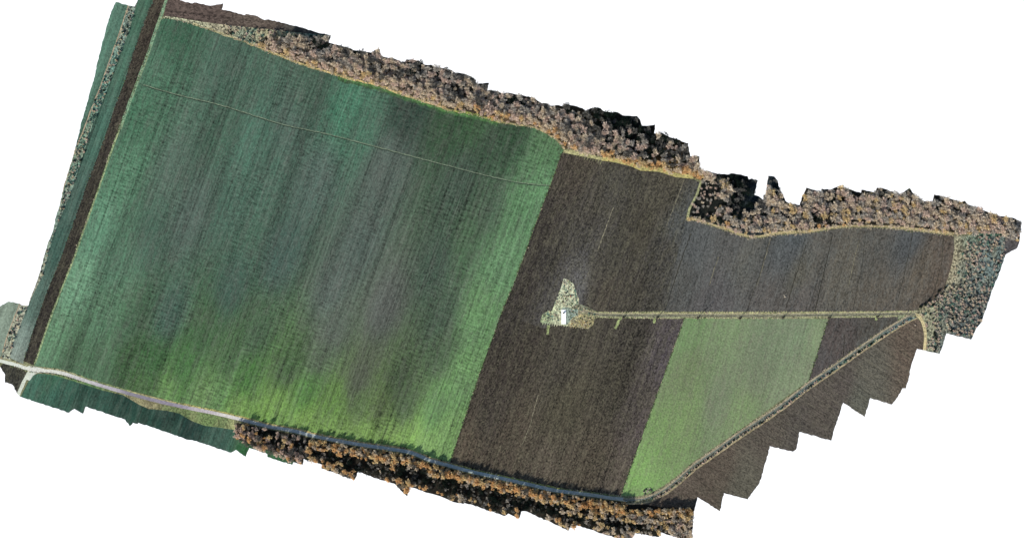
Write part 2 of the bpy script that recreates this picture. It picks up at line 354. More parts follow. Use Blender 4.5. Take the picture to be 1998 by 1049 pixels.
reg('grass_verge', strip(road[4:], 6.2, 2.0, 0.9, 18), None, VERGE, vb, label='dry grass verge on the field side of the gravel road')
reg('grass_verge', [(76,727),(105,728),(150,739.5),(200,756),(262,774),(313,787),(363,798),(413,808),(456,818),(459,838),(425,833),(400,830),(375,821),(350,806),(325,800.5),(290,797),(270,788),(240,770),(200,761),(150,745),(105,731.5),(82,728)],
    None, VERGE, [((150,742),(96,126,84)),((290,790),(142,134,106)),((340,800),(108,124,84)),((420,822),(114,134,88)),((440,832),(100,122,84)),((455,828),(176,176,130))], label='yellow green verge bank south of the gravel road')
reg('grass_verge', strip(rough_line(bigTop[2:], 6, .7, False), 3.0, 0.6, 1.0, 19), None, VERGE, [((400,58),(180,170,136)),((560,118),(190,172,128)),((700,160),(214,190,138)),((850,206),(196,176,138)),((900,222),(150,160,90)),((1080,268),(186,170,138))], label='pale dry grass line between the green field and the northern wood')
reg('grass_verge', strip(sh(eastTop, 0, -2.5), 3.6, 1.6, 0.9, 20), (176,162,128), VERGE, label='pale grassy path along the eastern wood edge')
reg('grass_verge', strip(sh(midTop[-12:-4], 0, -3), 5.0, 2.5, 1.0, 21), (186,176,120), VERGE, label='yellow dry grass along the wood above the ploughed field')
reg('grass_verge', [(1100,293),(1112,292),(1150,301),(1180,309),(1180,314),(1100,298)], (186,182,140), VERGE, label='pale grass fringe at the top of the ploughed field')
reg('grass_verge', strip([(1369,352),(1360,382),(1346,408),(1341,430)], 1.8, 2.6, 0.8, 22), (166,168,130), VERGE, label='pale grass margin between the ploughed field and the young scrub')
reg('grass_verge', strip(rough_line([(329,-14),(318,20),(309,45),(288,108),(268,160),(251,206),(234,252)], 8, .3, False), 2.8, 3.0, .4, 23), (128,160,132), VERGE, label='pale green grass baulk between dark plough strip and green field')
reg('grass_verge', strip(rough_line(sh(darkR[5:], 1.6, 0), 8, .3, False), 1.7, 1.7, .4, 24), (150,168,128), VERGE, label='thin pale baulk beside the dark plough strip')

bigC = [((340,60),(46,92,68)),((450,120),(62,92,78)),((600,180),(58,86,72)),((680,215),(58,116,90)),((700,250),(62,104,84)),((800,210),(36,60,50)),((880,235),(38,70,44)),((930,240),(44,84,48)),
((1000,270),(38,72,46)),((960,280),(48,76,54)),((1070,282),(72,120,72)),((260,230),(58,108,80)),((240,330),(72,122,92)),((190,450),(82,134,104)),((150,560),(92,142,108)),((110,660),(84,132,94)),((140,700),(62,100,68)),
((300,130),(66,110,86)),((340,340),(68,92,80)),((300,450),(58,88,74)),((370,420),(70,90,82)),((450,400),(62,94,80)),((500,280),(66,104,88)),((560,250),(66,90,80)),((620,350),(70,92,84)),((750,330),(74,88,82)),
((900,350),(58,80,66)),((960,400),(60,84,64)),((1010,400),(74,128,76)),((1060,380),(80,142,82)),((980,500),(84,138,84)),((930,620),(86,140,76)),((900,750),(92,146,74)),((870,860),(108,160,74)),
((450,560),(54,84,72)),((550,500),(58,84,76)),((700,480),(70,86,80)),((650,560),(76,90,84)),((750,600),(82,88,84)),((850,520),(62,84,70)),((860,620),(62,84,66)),((910,480),(64,96,66)),
((330,620),(58,88,76)),((250,640),(56,90,64)),((300,700),(38,98,38)),((350,720),(44,110,38)),((250,690),(46,86,44)),((200,700),(66,104,72)),((330,755),(84,132,58)),((200,620),(74,118,86)),
((230,500),(72,112,88)),((450,700),(60,100,56)),((480,740),(54,124,36)),((430,765),(82,138,62)),((560,720),(58,92,50)),((600,760),(60,124,34)),((540,800),(104,152,58)),((400,640),(52,92,52)),((500,650),(62,94,64)),
((620,700),(74,90,70)),((650,640),(80,92,82)),((700,740),(80,88,72)),((780,740),(64,86,56)),((740,800),(80,102,56)),((650,800),(84,134,42)),((720,850),(108,152,58)),((800,865),(112,162,60)),((860,680),(64,88,60)),((640,835),(108,152,58)),
((400,788),(96,138,70)),((460,803),(104,150,56)),((520,818),(104,156,48)),((590,832),(108,152,56)),((680,848),(108,148,60)),((760,862),(112,156,60)),((840,882),(116,168,72)),((790,790),(72,96,62)),((700,790),(82,108,62)),((520,330),(60,92,78)),((420,250),(58,90,74)),((270,760),(60,100,48)),((850,800),(84,136,66))]
for w_, c_ in ((4.5, (84,128,72)), (8.5, (58,96,60))):
    reg('crop_strip', strip(rough_line(bigTop[10:18], 4, 1.0, False, int(w_)), 1.0, w_, 1.6, int(w_)), c_, GREEN, label='bright green grassy headland below the northern wood')
reg('crop_field', bigTop + bigRight[1:] + bigBot + darkR[::-1][1:-1], None, GREEN, mute(bigC, .3, 1.12), label='big green field of winter crop with faint rows')
brC = [((1060,450),(54,47,46)),((1020,560),(56,49,48)),((1150,400),(74,68,64)),((1130,330),(78,68,62)),((1200,350),(72,68,64)),((1300,380),(78,72,64)),((1250,450),(62,56,50)),((1200,500),(64,60,56)),((1120,522),(104,100,100)),((1118,480),(66,62,60)),((1160,520),(68,63,60)),((1080,505),(56,51,50)),((1090,548),(78,74,74)),
((1135,548),(96,94,96)),((1165,555),(70,64,60)),((1180,570),(70,62,56)),((1240,580),(66,60,56)),((1280,560),(70,66,64)),((1320,540),(86,84,82)),((1350,480),(88,89,91)),((1325,440),(84,86,88)),((1300,490),(66,62,60)),((1450,500),(96,94,90)),((1540,490),(86,87,90)),((1560,530),(94,90,82)),
((1650,520),(98,92,84)),((1700,480),(90,86,82)),((1600,480),(92,88,84)),((1560,590),(92,86,84)),((1440,470),(92,90,90)),((1840,480),(100,88,80)),((1780,466),(80,82,86)),((1800,520),(100,90,80)),((1700,590),(96,88,80)),((1500,590),(92,86,84)),((1400,580),(90,86,88)),((1550,465),(78,84,90)),((1840,540),(102,88,78))]
reg('ploughed_field', midTop[:-1] + [(1341,424),(1326,480),(1311,540),(1297,606.5),(1168,610)] + [(1166,612),(1060,640),(978,612)] + [(1000,562),(1020,507),(1047,432),(1079,348)], None, SOIL, [(p, tuple(np.array(c) * (.92, .93, .96))) for p, c in brC], label='dark brown ploughed field around the pale pad')
reg('ploughed_field', eastTop + eastR + [(1770,608),(1297,608),(1311,540),(1326,480),(1341,424)], None, SOILE, brC, label='grey brown ploughed field below the eastern wood')
kC = [((1000,700),(60,52,48)),((1000,850),(80,70,60)),((1100,700),(68,62,56)),((1100,800),(72,66,54)),((1150,900),(88,78,66)),((1200,750),(68,62,54)),((1250,780),(76,68,66)),((1295,700),(84,76,80)),((1260,830),(84,74,74)),((960,800),(64,56,52)),((900,885),(88,76,64)),((1230,640),(68,62,58)),((1010,620),(56,50,48)),((1200,940),(88,78,70)),((1050,930),(86,76,66))]
reg('ploughed_field', [(978,610),(1060,636),(1168,616),(1336,618),(1211,967),(1160,962),(1080,952),(1000,934),(920,916),(878,902),(905,820),(930,745),(955,675)], None, SOIL, [(p, tuple(np.array(c) * (.93, .93, .97))) for p, c in kC], label='dark brown ploughed field south of the pale pad')
lC = [((1400,660),(118,142,100)),((1500,680),(114,132,102)),((1560,650),(120,140,108)),((1400,780),(112,128,98)),((1340,820),(118,148,90)),((1250,930),(122,172,84)),((1290,860),(116,152,86)),((1450,800),(122,148,98)),((1550,760),(128,144,112)),((1480,730),(116,130,102)),((1350,640),(112,148,92)),((1600,640),(126,146,108)),((1340,730),(112,132,90))]
reg('crop_field', rough_line(light, 5, .35, True, 5), None, LIGHTG, mute(lC, .2, 1.05), label='pale green crop field between farm track and diagonal track')
reg('ploughed_field', [(1616,618),(1768,615),(1762,621),(1577,745)], None, SOILE, [((1640,680),(84,74,72)),((1700,655),(80,75,70)),((1620,720),(84,76,76))], label='brown ploughed triangle east of the pale green field')
nC = [((1700,740),(94,90,84)),((1600,800),(88,80,76)),((1500,850),(86,78,73)),((1400,920),(90,79,72)),((1780,680),(102,88,80)),((1780,640),(100,86,78)),((1680,780),(92,92,86)),((1640,760),(86,78,76)),((1300,975),(92,80,74)),((1450,950),(92,88,80)),((1560,860),(84,78,76))]
reg('ploughed_field', sh(track2, 4.5, 9)[::-1] + [(1262,984),(1290,989),(1365,992),(1420,1010),(1700,840),(1770,840),(1810,700),(1803,690),(1803,650),(1797,628)], None, SOILN, nC, label='brown ploughed field south-east of the diagonal track')
reg('ploughed_strip', rough_line(darkL + darkR[::-1], 6, .4), None, SOIL, [((290,40),(56,47,44)),((230,200),(50,43,42)),((170,400),(42,37,37)),((80,640),(40,35,36))], label='narrow very dark ploughed strip west of the green field')
reg('crop_strip', scrubR + [(46,712)] + darkL[::-1], None, SIDEG, [((285,20),(66,100,84)),((245,120),(72,104,90)),((190,250),(72,106,94)),((150,400),(72,98,90)),((110,480),(64,92,84)),((70,600),(88,112,104)),((50,660),(124,140,134)),((36,698),(138,148,142))], label='narrow grey green crop strip beside the dark plough strip')
reg('scrub_ground', paleL[:-3] + [(36,599)] + scrubR[-4:][::-1] + [(53,600)] + scrubR[::-1][4:], None, SCRUBG, [((250,40),(120,138,130)),((200,170),(100,138,128)),((165,260),(104,134,120)),((120,420),(120,140,130)),((40,620),(160,160,146)),((15,690),(176,172,152))], label='rough grassy strip with scattered scrub')
reg('scrub_ground', [(36,599),(53,600),(40,633),(26,668),(19,697),(24,706),(2,699),(5,687),(16,649.5)], (158,162,146), SCRUBG, label='rough pale scrub strip above the road junction')
reg('crop_field', [(226,4),(253,4),(250,13),(234.5,60),(211.6,126),(197,166),(178.7,211.6),(163,254.5),(144,299),(130,345),(120,345),(140,240),(190,90),(204,60),(215,15)], (88,122,108), SIDEG, label='green crop strip on the far western edge')
reg('crop_field', [(-16,600),(0,590),(40,585),(36,599),(16,649.5),(4,690),(0,699),(-16,694)], (132,146,134), SIDEG, label='grey green field corner west of the scrub strip')
reg('ploughed_field', [(8,707),(37,714),(53,727),(53,737),(34,768),(0,770),(-5,720)], (52,52,50), SOIL, label='small dark ploughed corner south-west of the junction')
oC = [((60,750),(66,104,90)),((100,740),(56,92,74)),((100,780),(60,96,84)),((180,765),(40,70,60)),((180,790),(54,86,76)),((260,795),(30,56,50)),((260,815),(44,76,66)),((330,815),(36,62,56)),((370,830),(32,58,54)),((330,840),(50,82,72)),((430,850),(64,94,84)),((480,870),(44,92,56)),((430,870),(60,90,80))]  # dark points put the bank's slope shade into the crop colour
reg('crop_field', [(39,775),(56,742.6),(65,731),(82.6,727),(105,731),(150,745),(200,761),(240,770),(270,788),(290,797),(325,800),(350,806),(375,821),(400,830),(425,833),(458,837),(458,853),(483,865),(500,872),(540,883),(575,899),(570,912),(400,900),(100,830)], None, SIDEG, oC, label='dark green field south of the gravel road')
reg('ploughed_strip', [(351,-14),(329,-14),(319,31.5),(336,33),(395,43),(455,51),(514.5,56),(550,61),(648,69.5),(600,40),(500,0)], None, SOILF, [((380,20),(96,82,78)),((500,45),(98,86,80)),((600,62),(74,74,72))], label='brown ploughed strip above the northern scrub')
reg('crop_strip', [(1898,454),(1966,457),(1966,461),(1898,459)], (58,92,80), SIDEG, label='narrow green strip below the eastern wood')
reg('ploughed_field', [(1962,458),(1975,459),(1992,470),(1990,486),(1958,500)], (82,76,80), SOILE, label='small brown ploughed corner at the eastern edge')
reg('scrub_ground', [(319,31.5),(336,33),(395,43),(455,51),(514.5,56),(550,61),(648,69),(640,74),(560,72),(520,74),(500,90),(479,83),(443,71.5),(407,58),(376,47.7),(347.7,39),(319,36)], None, SCRUBG,
    [((370,42),(176,176,150)),((440,60),(170,162,140)),((480,66),(130,140,124)),((520,68),(160,156,130)),((600,72),(96,118,110)),((560,70),(150,150,124))], label='pale rough grass wedge before the northern wood')
reg('scrub_ground', [(1862,458),(1898,459),(1966,461),(1962,498),(1950,560),(1930,640),(1890,680),(1833,700),(1808,700),(1808,650),(1798,622),(1786,611),(1770,608),(1788,604),(1806.8,593.6),(1826.8,580),(1842,563.5),(1850,540),(1858.5,510),(1862,483.5)], None, SCRUBG,
    [((1868,500),(170,158,132)),((1858,545),(160,150,128)),((1800,606),(150,146,122)),((1812,640),(148,150,128)),((1890,470),(104,122,112)),((1880,520),(118,126,118)),((1900,540),(112,122,120)),((1930,500),(98,114,116)),((1900,620),(90,98,100)),((1850,600),(98,108,106)),((1860,670),(88,98,102))], label='rough grassland of the young scrub plantation')
reg('wood_ground', southTopWood + [(1356,1100),(1100,1080),(700,960),(592,910),(520,880),(480,868),(458,852)], (40,36,31), LITTER, label='shade-darkened leaf litter under the southern wood')  # deep shade of the wood put into an even dark litter colour
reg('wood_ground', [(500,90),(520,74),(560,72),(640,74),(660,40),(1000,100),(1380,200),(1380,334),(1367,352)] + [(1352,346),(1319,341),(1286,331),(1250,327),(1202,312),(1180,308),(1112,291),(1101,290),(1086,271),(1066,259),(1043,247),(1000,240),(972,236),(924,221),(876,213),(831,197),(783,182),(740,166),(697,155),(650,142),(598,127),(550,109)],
    None, LITTER, [((600,90),(80,70,58)),((700,130),(96,82,68)),((860,180),(90,78,64)),((1000,215),(100,84,66)),((1000,190),(50,46,39)),((1150,270),(90,74,56)),((1300,320),(120,96,62)),((1180,232),(22,24,24)),((1240,250),(20,22,22)),((1300,285),(24,25,23)),((880,150),(40,40,36))], label='leaf litter floor of the northern wood, with painted shade')  # litter paler at the sunlit edge, near black where deep shade is painted
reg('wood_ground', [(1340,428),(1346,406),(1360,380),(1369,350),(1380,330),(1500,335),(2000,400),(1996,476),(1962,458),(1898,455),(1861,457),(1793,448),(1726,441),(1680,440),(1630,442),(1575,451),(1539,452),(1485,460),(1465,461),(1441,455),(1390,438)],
    None, LITTER, [((1390,390),(26,30,28)),((1440,360),(16,20,22)),((1460,405),(38,50,58)),((1600,420),(56,54,50)),((1750,410),(62,56,48)),((1900,430),(66,60,50))], label='leaf litter floor of the eastern wood, with painted shade')  # darkest and bluish points paint the shaded hollow into the litter
reg('rough_ground', None, (120,122,96), VERGE, label='rough grass on the leftover ground between fields')

# ---------------------------------------------------------------- the planar partition
outline = rough_line(OUT, 4.0, 0.8)
pv, pe = [], []
def add_loop(pts, closed=True):
    b = len(pv); pv.extend([(float(x), float(y)) for x, y in pts]); n = len(pts)
    for i in range(n if closed else n - 1): pe.append((b + i, b + (i + 1) % n))
def inside(P, poly):
    A = np.array(poly, float); B = np.roll(A, -1, axis=0); res = np.zeros(len(P), bool)
    x, y = P[:, 0], P[:, 1]
    for (x1, y1), (x2, y2) in zip(A, B):
        if y1 == y2: continue
        c = ((y1 > y) != (y2 > y)) & (x < (x2 - x1) * (y - y1) / (y2 - y1) + x1)
        res ^= c
    return res
add_loop(outline); add_loop(HOLE)
for r in REG:
    if r['poly'] is not None: add_loop(r['poly'])
gx, gy = np.meshgrid(np.arange(-14, 2000, 9.0), np.arange(-14, 1070, 9.0))
G = np.stack([gx.ravel(), gy.ravel()], 1) + rng.uniform(-1.5, 1.5, (gx.size, 2))
G = G[inside(G, outline)]
pv.extend([tuple(p) for p in G])
vo, eo, fo, _, _, _ = delaunay_2d_cdt([Vector(p) for p in pv], pe, [], 0, 1e-4, False)
VP = np.array([tuple(v) for v in vo]); FT = np.array([f for f in fo], int)
cen = VP[FT].mean(1)
ok = inside(cen, outline) & ~inside(cen, HOLE)
FT, cen = FT[ok], cen[ok]
area = np.cross(VP[FT[:, 1]] - VP[FT[:, 0]], VP[FT[:, 2]] - VP[FT[:, 0]])
FT = FT[np.abs(area) > 1e-7]; cen = VP[FT].mean(1)
def classify(P):
    out = np.full(len(P), -1); 
    for i, r in enumerate(REG):
        left = out < 0
        if not left.any(): break
        if r['poly'] is None: out[left] = i; continue
        idx = np.where(left)[0]; ins = inside(P[idx], r['poly']); out[idx[ins]] = i
    return out
rid = classify(cen)

ca, sa = math.cos(R(20)), math.sin(R(20))
def ctrl_color(P, ctrl, stretch=True):
    c = np.array([p for p, _ in ctrl], float); col = np.array([lin(q) for _, q in ctrl])
    d = P[:, None, :] - c[None]
    u = d[..., 0] * ca + d[..., 1] * sa; v = -d[..., 0] * sa + d[..., 1] * ca      # across / along the rows
    q = (u * 1.4) ** 2 + (v * 0.66) ** 2 if stretch else u ** 2 + v ** 2
    w = 1.0 / (q + 17.0 ** 2) ** 2.0
    return (w @ col) / w.sum(1)[:, None]

for i, r in enumerate(REG):
    F = FT[rid == i]
    if not len(F): continue
    used, inv = np.unique(F, return_inverse=True); F2 = inv.reshape(-1, 3)
    P = VP[used]
    V = np.zeros((len(P), 3)); V[:, 0] = (P[:, 0] - CX) * S; V[:, 1] = (CY - P[:, 1]) * S
    a = np.cross((V[F2[:, 1]] - V[F2[:, 0]])[:, :2], (V[F2[:, 2]] - V[F2[:, 0]])[:, :2])
    F2[a < 0] = F2[a < 0][:, ::-1]
    me = mesh_np(r['name'], V, F2, [r['mat']])
    col = ctrl_color(P, r['ctrl']) if r['ctrl'] else np.tile(lin(r['col']), (len(P), 1))
    col = np.concatenate([col / K, np.ones((len(P), 1))], 1).astype(np.float32)
    at = me.attributes.new('soil', 'FLOAT_COLOR', 'POINT')
    if len(me.vertices) == len(P): at.data.foreach_set('color', col.ravel())
    o = link(r['name'], me); o['kind'] = 'structure'; o['label'] = r['label']

# body of the land below its surface, and a white backdrop sheet added far below, clear of its shadow
loopw = np.array([W(x, y) for x, y in outline]); n = len(loopw)
V = np.zeros((2 * n, 3)); V[:n, :2] = loopw; V[n:, :2] = loopw; V[:n, 2] = -0.02; V[n:, 2] = -4
Fq = [(i, (i + 1) % n, n + (i + 1) % n, n + i) for i in range(n)]
o = link('ground_edge', mesh_np('ground_edge', V, Fq, [plain_mat('subsoil', (96,80,66), scale=0.3)])); o['kind'] = 'structure'; o['label'] = 'cut earth edge of the surveyed land'
wm = N('white_backdrop'); wm.b.inputs['Base Color'].default_value = (0.95, 0.95, 0.95, 1); wm.b.inputs['Roughness'].default_value = 1; wm.b.inputs['Specular IOR Level'].default_value = 0
Z = -1500
o = link('white_backdrop', mesh_np('white_backdrop', [(-20000,-20000,Z),(20000,-20000,Z),(20000,20000,Z),(-20000,20000,Z)], [(0,1,2,3)], [wm.m]))
o['kind'] = 'structure'; o['label'] = 'plain white backdrop sheet added around the surveyed land'

# ---------------------------------------------------------------- plants
def twig_mat(name, srgb, var=0.42):
    s = N(name)
    g = s.n('ShaderNodeNewGeometry')
    mp = s.n('ShaderNodeTexNoise'); mp.inputs['Scale'].default_value = 0.8; mp.inputs['Detail'].default_value = 2
    s.l(g.outputs['Position'], mp.inputs['Vector'])
    c = lin(srgb)
    f = s.math('MULTIPLY', s.math('SUBTRACT', mp.outputs['Fac'], 0.3), 2.4, True)
    s.l(s.mixc(f, c * (1 - var), np.minimum(c * (1 + var), 0.9)), s.b.inputs['Base Color'])
    s.b.inputs['Specular IOR Level'].default_value = 0.05
    tl = s.n('ShaderNodeBsdfTranslucent'); s.l(s.b.inputs['Base Color'].links[0].from_socket, tl.inputs['Color'])
    mx = s.n('ShaderNodeMixShader'); mx.inputs[0].default_value = 0.35
    s.l(s.b.outputs[0], mx.inputs[1]); s.l(tl.outputs[0], mx.inputs[2]); s.l(mx.outputs[0], s.out.inputs[0])
    return s.m
TW = {'tan': twig_mat('twigs_tan', (222,200,180)), 'pink': twig_mat('twigs_pinkish', (220,194,180)), 'grey': twig_mat('twigs_grey', (186,180,170)),
      'orange': twig_mat('leaves_orange', (242,186,138)), 'gold': twig_mat('leaves_gold', (238,198,156)), 'dim': twig_mat('twigs_dark_grey', (116,114,108)),
      'dark': twig_mat('needles_dark', (34,46,40)), 'olive': twig_mat('leaves_olive', (120,136,92)), 'pale': twig_mat('twigs_pale', (206,196,172)), 'teal': twig_mat('leaves_grey_green', (112,146,132))}
TWK = list(TW)
BARK = plain_mat('bark', (92,80,68))

def prism(p, q, r0, r1, k=5):
    p = np.array(p, float); q = np.array(q, float); d = q - p; d /= np.linalg.norm(d)
    a = np.cross(d, [0.3, 0.9, 0.1]); a /= np.linalg.norm(a); b = np.cross(d, a)
    V = []; F = []
    for c, r in ((p, r0), (q, r1)):
        for i in range(k):
            t = 2 * math.pi * i / k; V.append(c + r * (a * math.cos(t) + b * math.sin(t)))
    for i in range(k):
        j = (i + 1) % k; F += [(i, j, k + j), (i, k + j, k + i)]
    return np.array(V), np.array(F)
def cat(parts):
    V, F, b = [], [], 0
    for v, f in parts: V.append(v); F.append(np.asarray(f) + b); b += len(v)
    return np.concatenate(V), np.concatenate(F)

def bare_crown(seed, fans=130, tips=80, zc=0.52, rz=0.42):
    r = np.random.default_rng(seed); tr = []
    lob = r.uniform(0.5, 1.2, 9)
    limbs = []
    for i in range(7):
        az = i * 2 * math.pi / 7 + r.uniform(-.3, .3); e = r.uniform(0.5, 1.1)
        d = np.array([math.cos(az) * math.cos(e), math.sin(az) * math.cos(e), math.sin(e)])
        q = np.array([0, 0, .36]) + d * np.array([.75, .75, .5])
        limbs.append(q); tr.append(prism((0, 0, .34), q, .03, .008, 3))
    V = []; F = []
    for i in range(fans + tips):
        az = r.uniform(0, 2 * math.pi); sz = r.uniform(0.02, 1.0); e = math.asin(sz)
        rr = lob[int(az / (2 * math.pi) * 9) % 9] * r.uniform(0.78, 1.06)
        d = np.array([math.cos(az) * math.cos(e), math.sin(az) * math.cos(e), math.sin(e)])
        tip = np.array([0, 0, zc]) + d * np.array([1, 1, rz]) * rr
        sd = r.normal(size=3); sd -= d * sd.dot(d); sd /= np.linalg.norm(sd)
        if i < fans:
            st = np.array([0, 0, zc]) + d * np.array([1, 1, rz]) * rr * r.uniform(0.2, 0.5)
            w = r.uniform(0.035, 0.085)
        else:
            st = tip - d * np.array([1, 1, rz]) * r.uniform(.12, .25) + r.normal(size=3) * .04; w = r.uniform(.05, .10)
        sd = sd * np.array([1, 1, 0.5])
        b = len(V); V += [st, tip + sd * w, tip - sd * w + r.normal(size=3) * .03]; F.append((b, b + 1, b + 2))
    tr.append((np.array(V), np.array(F)))
    return cat(tr)

def leafy_crown(seed, n=330, zc=0.55, rz=0.45):
    r = np.random.default_rng(seed); V = []; F = []; lob = r.uniform(.75, 1.1, (8, 3))
    for i in range(n):
        az = r.uniform(0, 2 * math.pi); e = math.asin(r.uniform(-.2, 1)); rr = lob[int(az / 6.2832 * 8) % 8, int(e > .6)] * r.uniform(.7, 1.05)
        d = np.array([math.cos(az) * math.cos(e), math.sin(az) * math.cos(e), math.sin(e)])
        p = np.array([0, 0, zc]) + d * np.array([1, 1, rz]) * rr
        q = r.normal(size=(3, 3)) * .085
        b = len(V); V += [p + q[0], p + q[1], p + q[2]]; F.append((b, b + 1, b + 2))
    return np.array(V), np.array(F)

def shrub_shape(seed, n=64):
    r = np.random.default_rng(seed); V = []; F = []; lob = r.uniform(.7, 1.1, 7)
    for i in range(n):
        az = r.uniform(0, 2 * math.pi); e = math.asin(r.uniform(0.05, 1)); rr = lob[int(az / 6.2832 * 7) % 7] * r.uniform(.75, 1.05)
        d = np.array([math.cos(az) * math.cos(e), math.sin(az) * math.cos(e), math.sin(e)])
        tip = d * rr; st = d * rr * r.uniform(0.0, .35)
        sd = r.normal(size=3); sd -= d * sd.dot(d); sd /= np.linalg.norm(sd); w = r.uniform(.07, .16)
        b = len(V); V += [st, tip + sd * w, tip - sd * w]; F.append((b, b + 1, b + 2))
    return np.array(V), np.array(F)

CROWNS = [bare_crown(100 + i) for i in range(6)]
DARKC = [leafy_crown(200 + i) for i in range(4)]
SHRUBS = [shrub_shape(300 + i) for i in range(6)]
TRUNK = prism((0, 0, -0.02), (0.01, 0, .42), .055, .03, 6)
STEM = prism((0, 0, -.05), (0, 0, .5), .06, .02, 4)

# ---- where things grow
dark_spots = [(640,85,25,10,1),(712,108,20,10,.6),(800,130,26,12,.9),(880,158,34,16,.7),(945,166,16,9,1),(1010,196,30,10,.7),(1110,212,30,10,.9),(1180,232,50,22,1),(1240,250,50,28,1.1),  # dark parts of the woods: evergreens, and deep shade put into crown colours
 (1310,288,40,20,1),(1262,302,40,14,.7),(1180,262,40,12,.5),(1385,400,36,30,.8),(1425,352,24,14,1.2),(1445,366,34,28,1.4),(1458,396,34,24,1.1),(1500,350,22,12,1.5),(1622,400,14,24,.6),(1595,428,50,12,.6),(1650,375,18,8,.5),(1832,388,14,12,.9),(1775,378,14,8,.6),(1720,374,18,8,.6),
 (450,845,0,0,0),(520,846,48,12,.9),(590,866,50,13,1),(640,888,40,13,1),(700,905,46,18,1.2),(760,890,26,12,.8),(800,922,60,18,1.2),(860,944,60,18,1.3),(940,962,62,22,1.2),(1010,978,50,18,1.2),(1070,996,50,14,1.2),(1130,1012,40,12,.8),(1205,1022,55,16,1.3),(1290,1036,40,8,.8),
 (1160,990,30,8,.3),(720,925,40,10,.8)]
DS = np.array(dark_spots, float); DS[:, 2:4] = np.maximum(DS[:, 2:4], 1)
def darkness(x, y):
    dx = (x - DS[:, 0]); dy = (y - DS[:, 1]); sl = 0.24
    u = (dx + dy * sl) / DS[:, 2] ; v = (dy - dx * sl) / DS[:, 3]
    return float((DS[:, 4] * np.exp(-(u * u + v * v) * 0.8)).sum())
def poisson(poly, spacing, seed, jitter=.38):
    r = np.random.default_rng(seed); A = np.array(poly); x0, y0 = A.min(0); x1, y1 = A.max(0); P = []
    row = 0; y = y0
    while y < y1:
        x = x0 + (row % 2) * spacing / 2
        while x < x1:
            P.append((x + r.uniform(-jitter, jitter) * spacing, y + r.uniform(-jitter, jitter) * spacing)); x += spacing
        y += spacing * .87; row += 1
    P = np.array(P); m = inside(P, poly) & inside(P, OUT)
    # keep clear of the cut edge
    for a in range(8):
        m &= inside(P + np.array([math.cos(a * .785), math.sin(a * .785)]) * 2.2, OUT)
    return P[m]

trees = []          # x, y, r, h, shape kind, colour, wood, zone
def wood_of(name):
    for r in REG:
        if r['name'] == name: yield r
gr = [r['poly'] for r in REG if r['name'] == 'wood_ground']; SW_, NW_, EW_ = gr
def edge_dist(x, y, line): 
    L = np.array(line); return float(np.sqrt(((L - (x, y)) ** 2).sum(1)).min())
def densify(l, s=3): return rough_line(l, s, 0, False)
topD, midD, eastD, southD = densify(bigTop), densify(midTop[-12:]), densify(eastTop), densify(southTopWood)
rr = np.random.default_rng(21)
def pick(ws):
    k = list(ws); w = np.array([ws[q] for q in k], float); return k[rr.choice(len(k), p=w / w.sum())]
for x, y in poisson(NW_, 7.4, 31):
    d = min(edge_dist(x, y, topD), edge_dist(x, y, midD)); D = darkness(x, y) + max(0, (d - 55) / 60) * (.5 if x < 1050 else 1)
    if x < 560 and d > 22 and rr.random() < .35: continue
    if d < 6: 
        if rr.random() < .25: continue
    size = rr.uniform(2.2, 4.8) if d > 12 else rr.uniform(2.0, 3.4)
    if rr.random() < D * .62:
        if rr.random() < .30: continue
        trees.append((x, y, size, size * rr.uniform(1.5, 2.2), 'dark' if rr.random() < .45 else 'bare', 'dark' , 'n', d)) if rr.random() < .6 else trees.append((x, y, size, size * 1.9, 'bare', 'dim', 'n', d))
    else:
        if d < 18 and x > 1150: c = pick({'gold': 4, 'orange': 3, 'tan': 2})
        elif d < 20 and x > 920: c = pick({'tan': 3, 'orange': 2, 'pink': 3, 'gold': 1})
        elif d < 18: c = pick({'tan': 4, 'pink': 3, 'gold': 2})
        else: c = pick({'tan': 4, 'pink': 3, 'grey': 4, 'dim': 1.2 + 3 * min(1, D)})
        trees.append((x, y, size, size * rr.uniform(1.8, 2.5), 'bare', c, 'n', d))
for x, y in poisson(EW_, 7.4, 32):
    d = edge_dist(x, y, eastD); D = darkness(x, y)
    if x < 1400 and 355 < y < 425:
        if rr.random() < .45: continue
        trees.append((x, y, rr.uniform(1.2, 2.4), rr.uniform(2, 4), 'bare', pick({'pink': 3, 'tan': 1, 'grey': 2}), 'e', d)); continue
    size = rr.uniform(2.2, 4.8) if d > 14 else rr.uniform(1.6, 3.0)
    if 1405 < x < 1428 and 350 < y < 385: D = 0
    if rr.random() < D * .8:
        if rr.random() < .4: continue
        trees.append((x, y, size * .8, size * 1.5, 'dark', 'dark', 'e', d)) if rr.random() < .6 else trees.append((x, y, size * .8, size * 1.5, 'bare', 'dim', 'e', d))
    else:
        c = pick({'tan': 4, 'pink': 2, 'gold': 1.5, 'grey': 3}) if d > 16 else pick({'tan': 3, 'pink': 3, 'pale': 1, 'gold': 1, 'orange': .3})
        trees.append((x, y, size, size * rr.uniform(1.6, 2.3), 'bare', c, 'e', d))
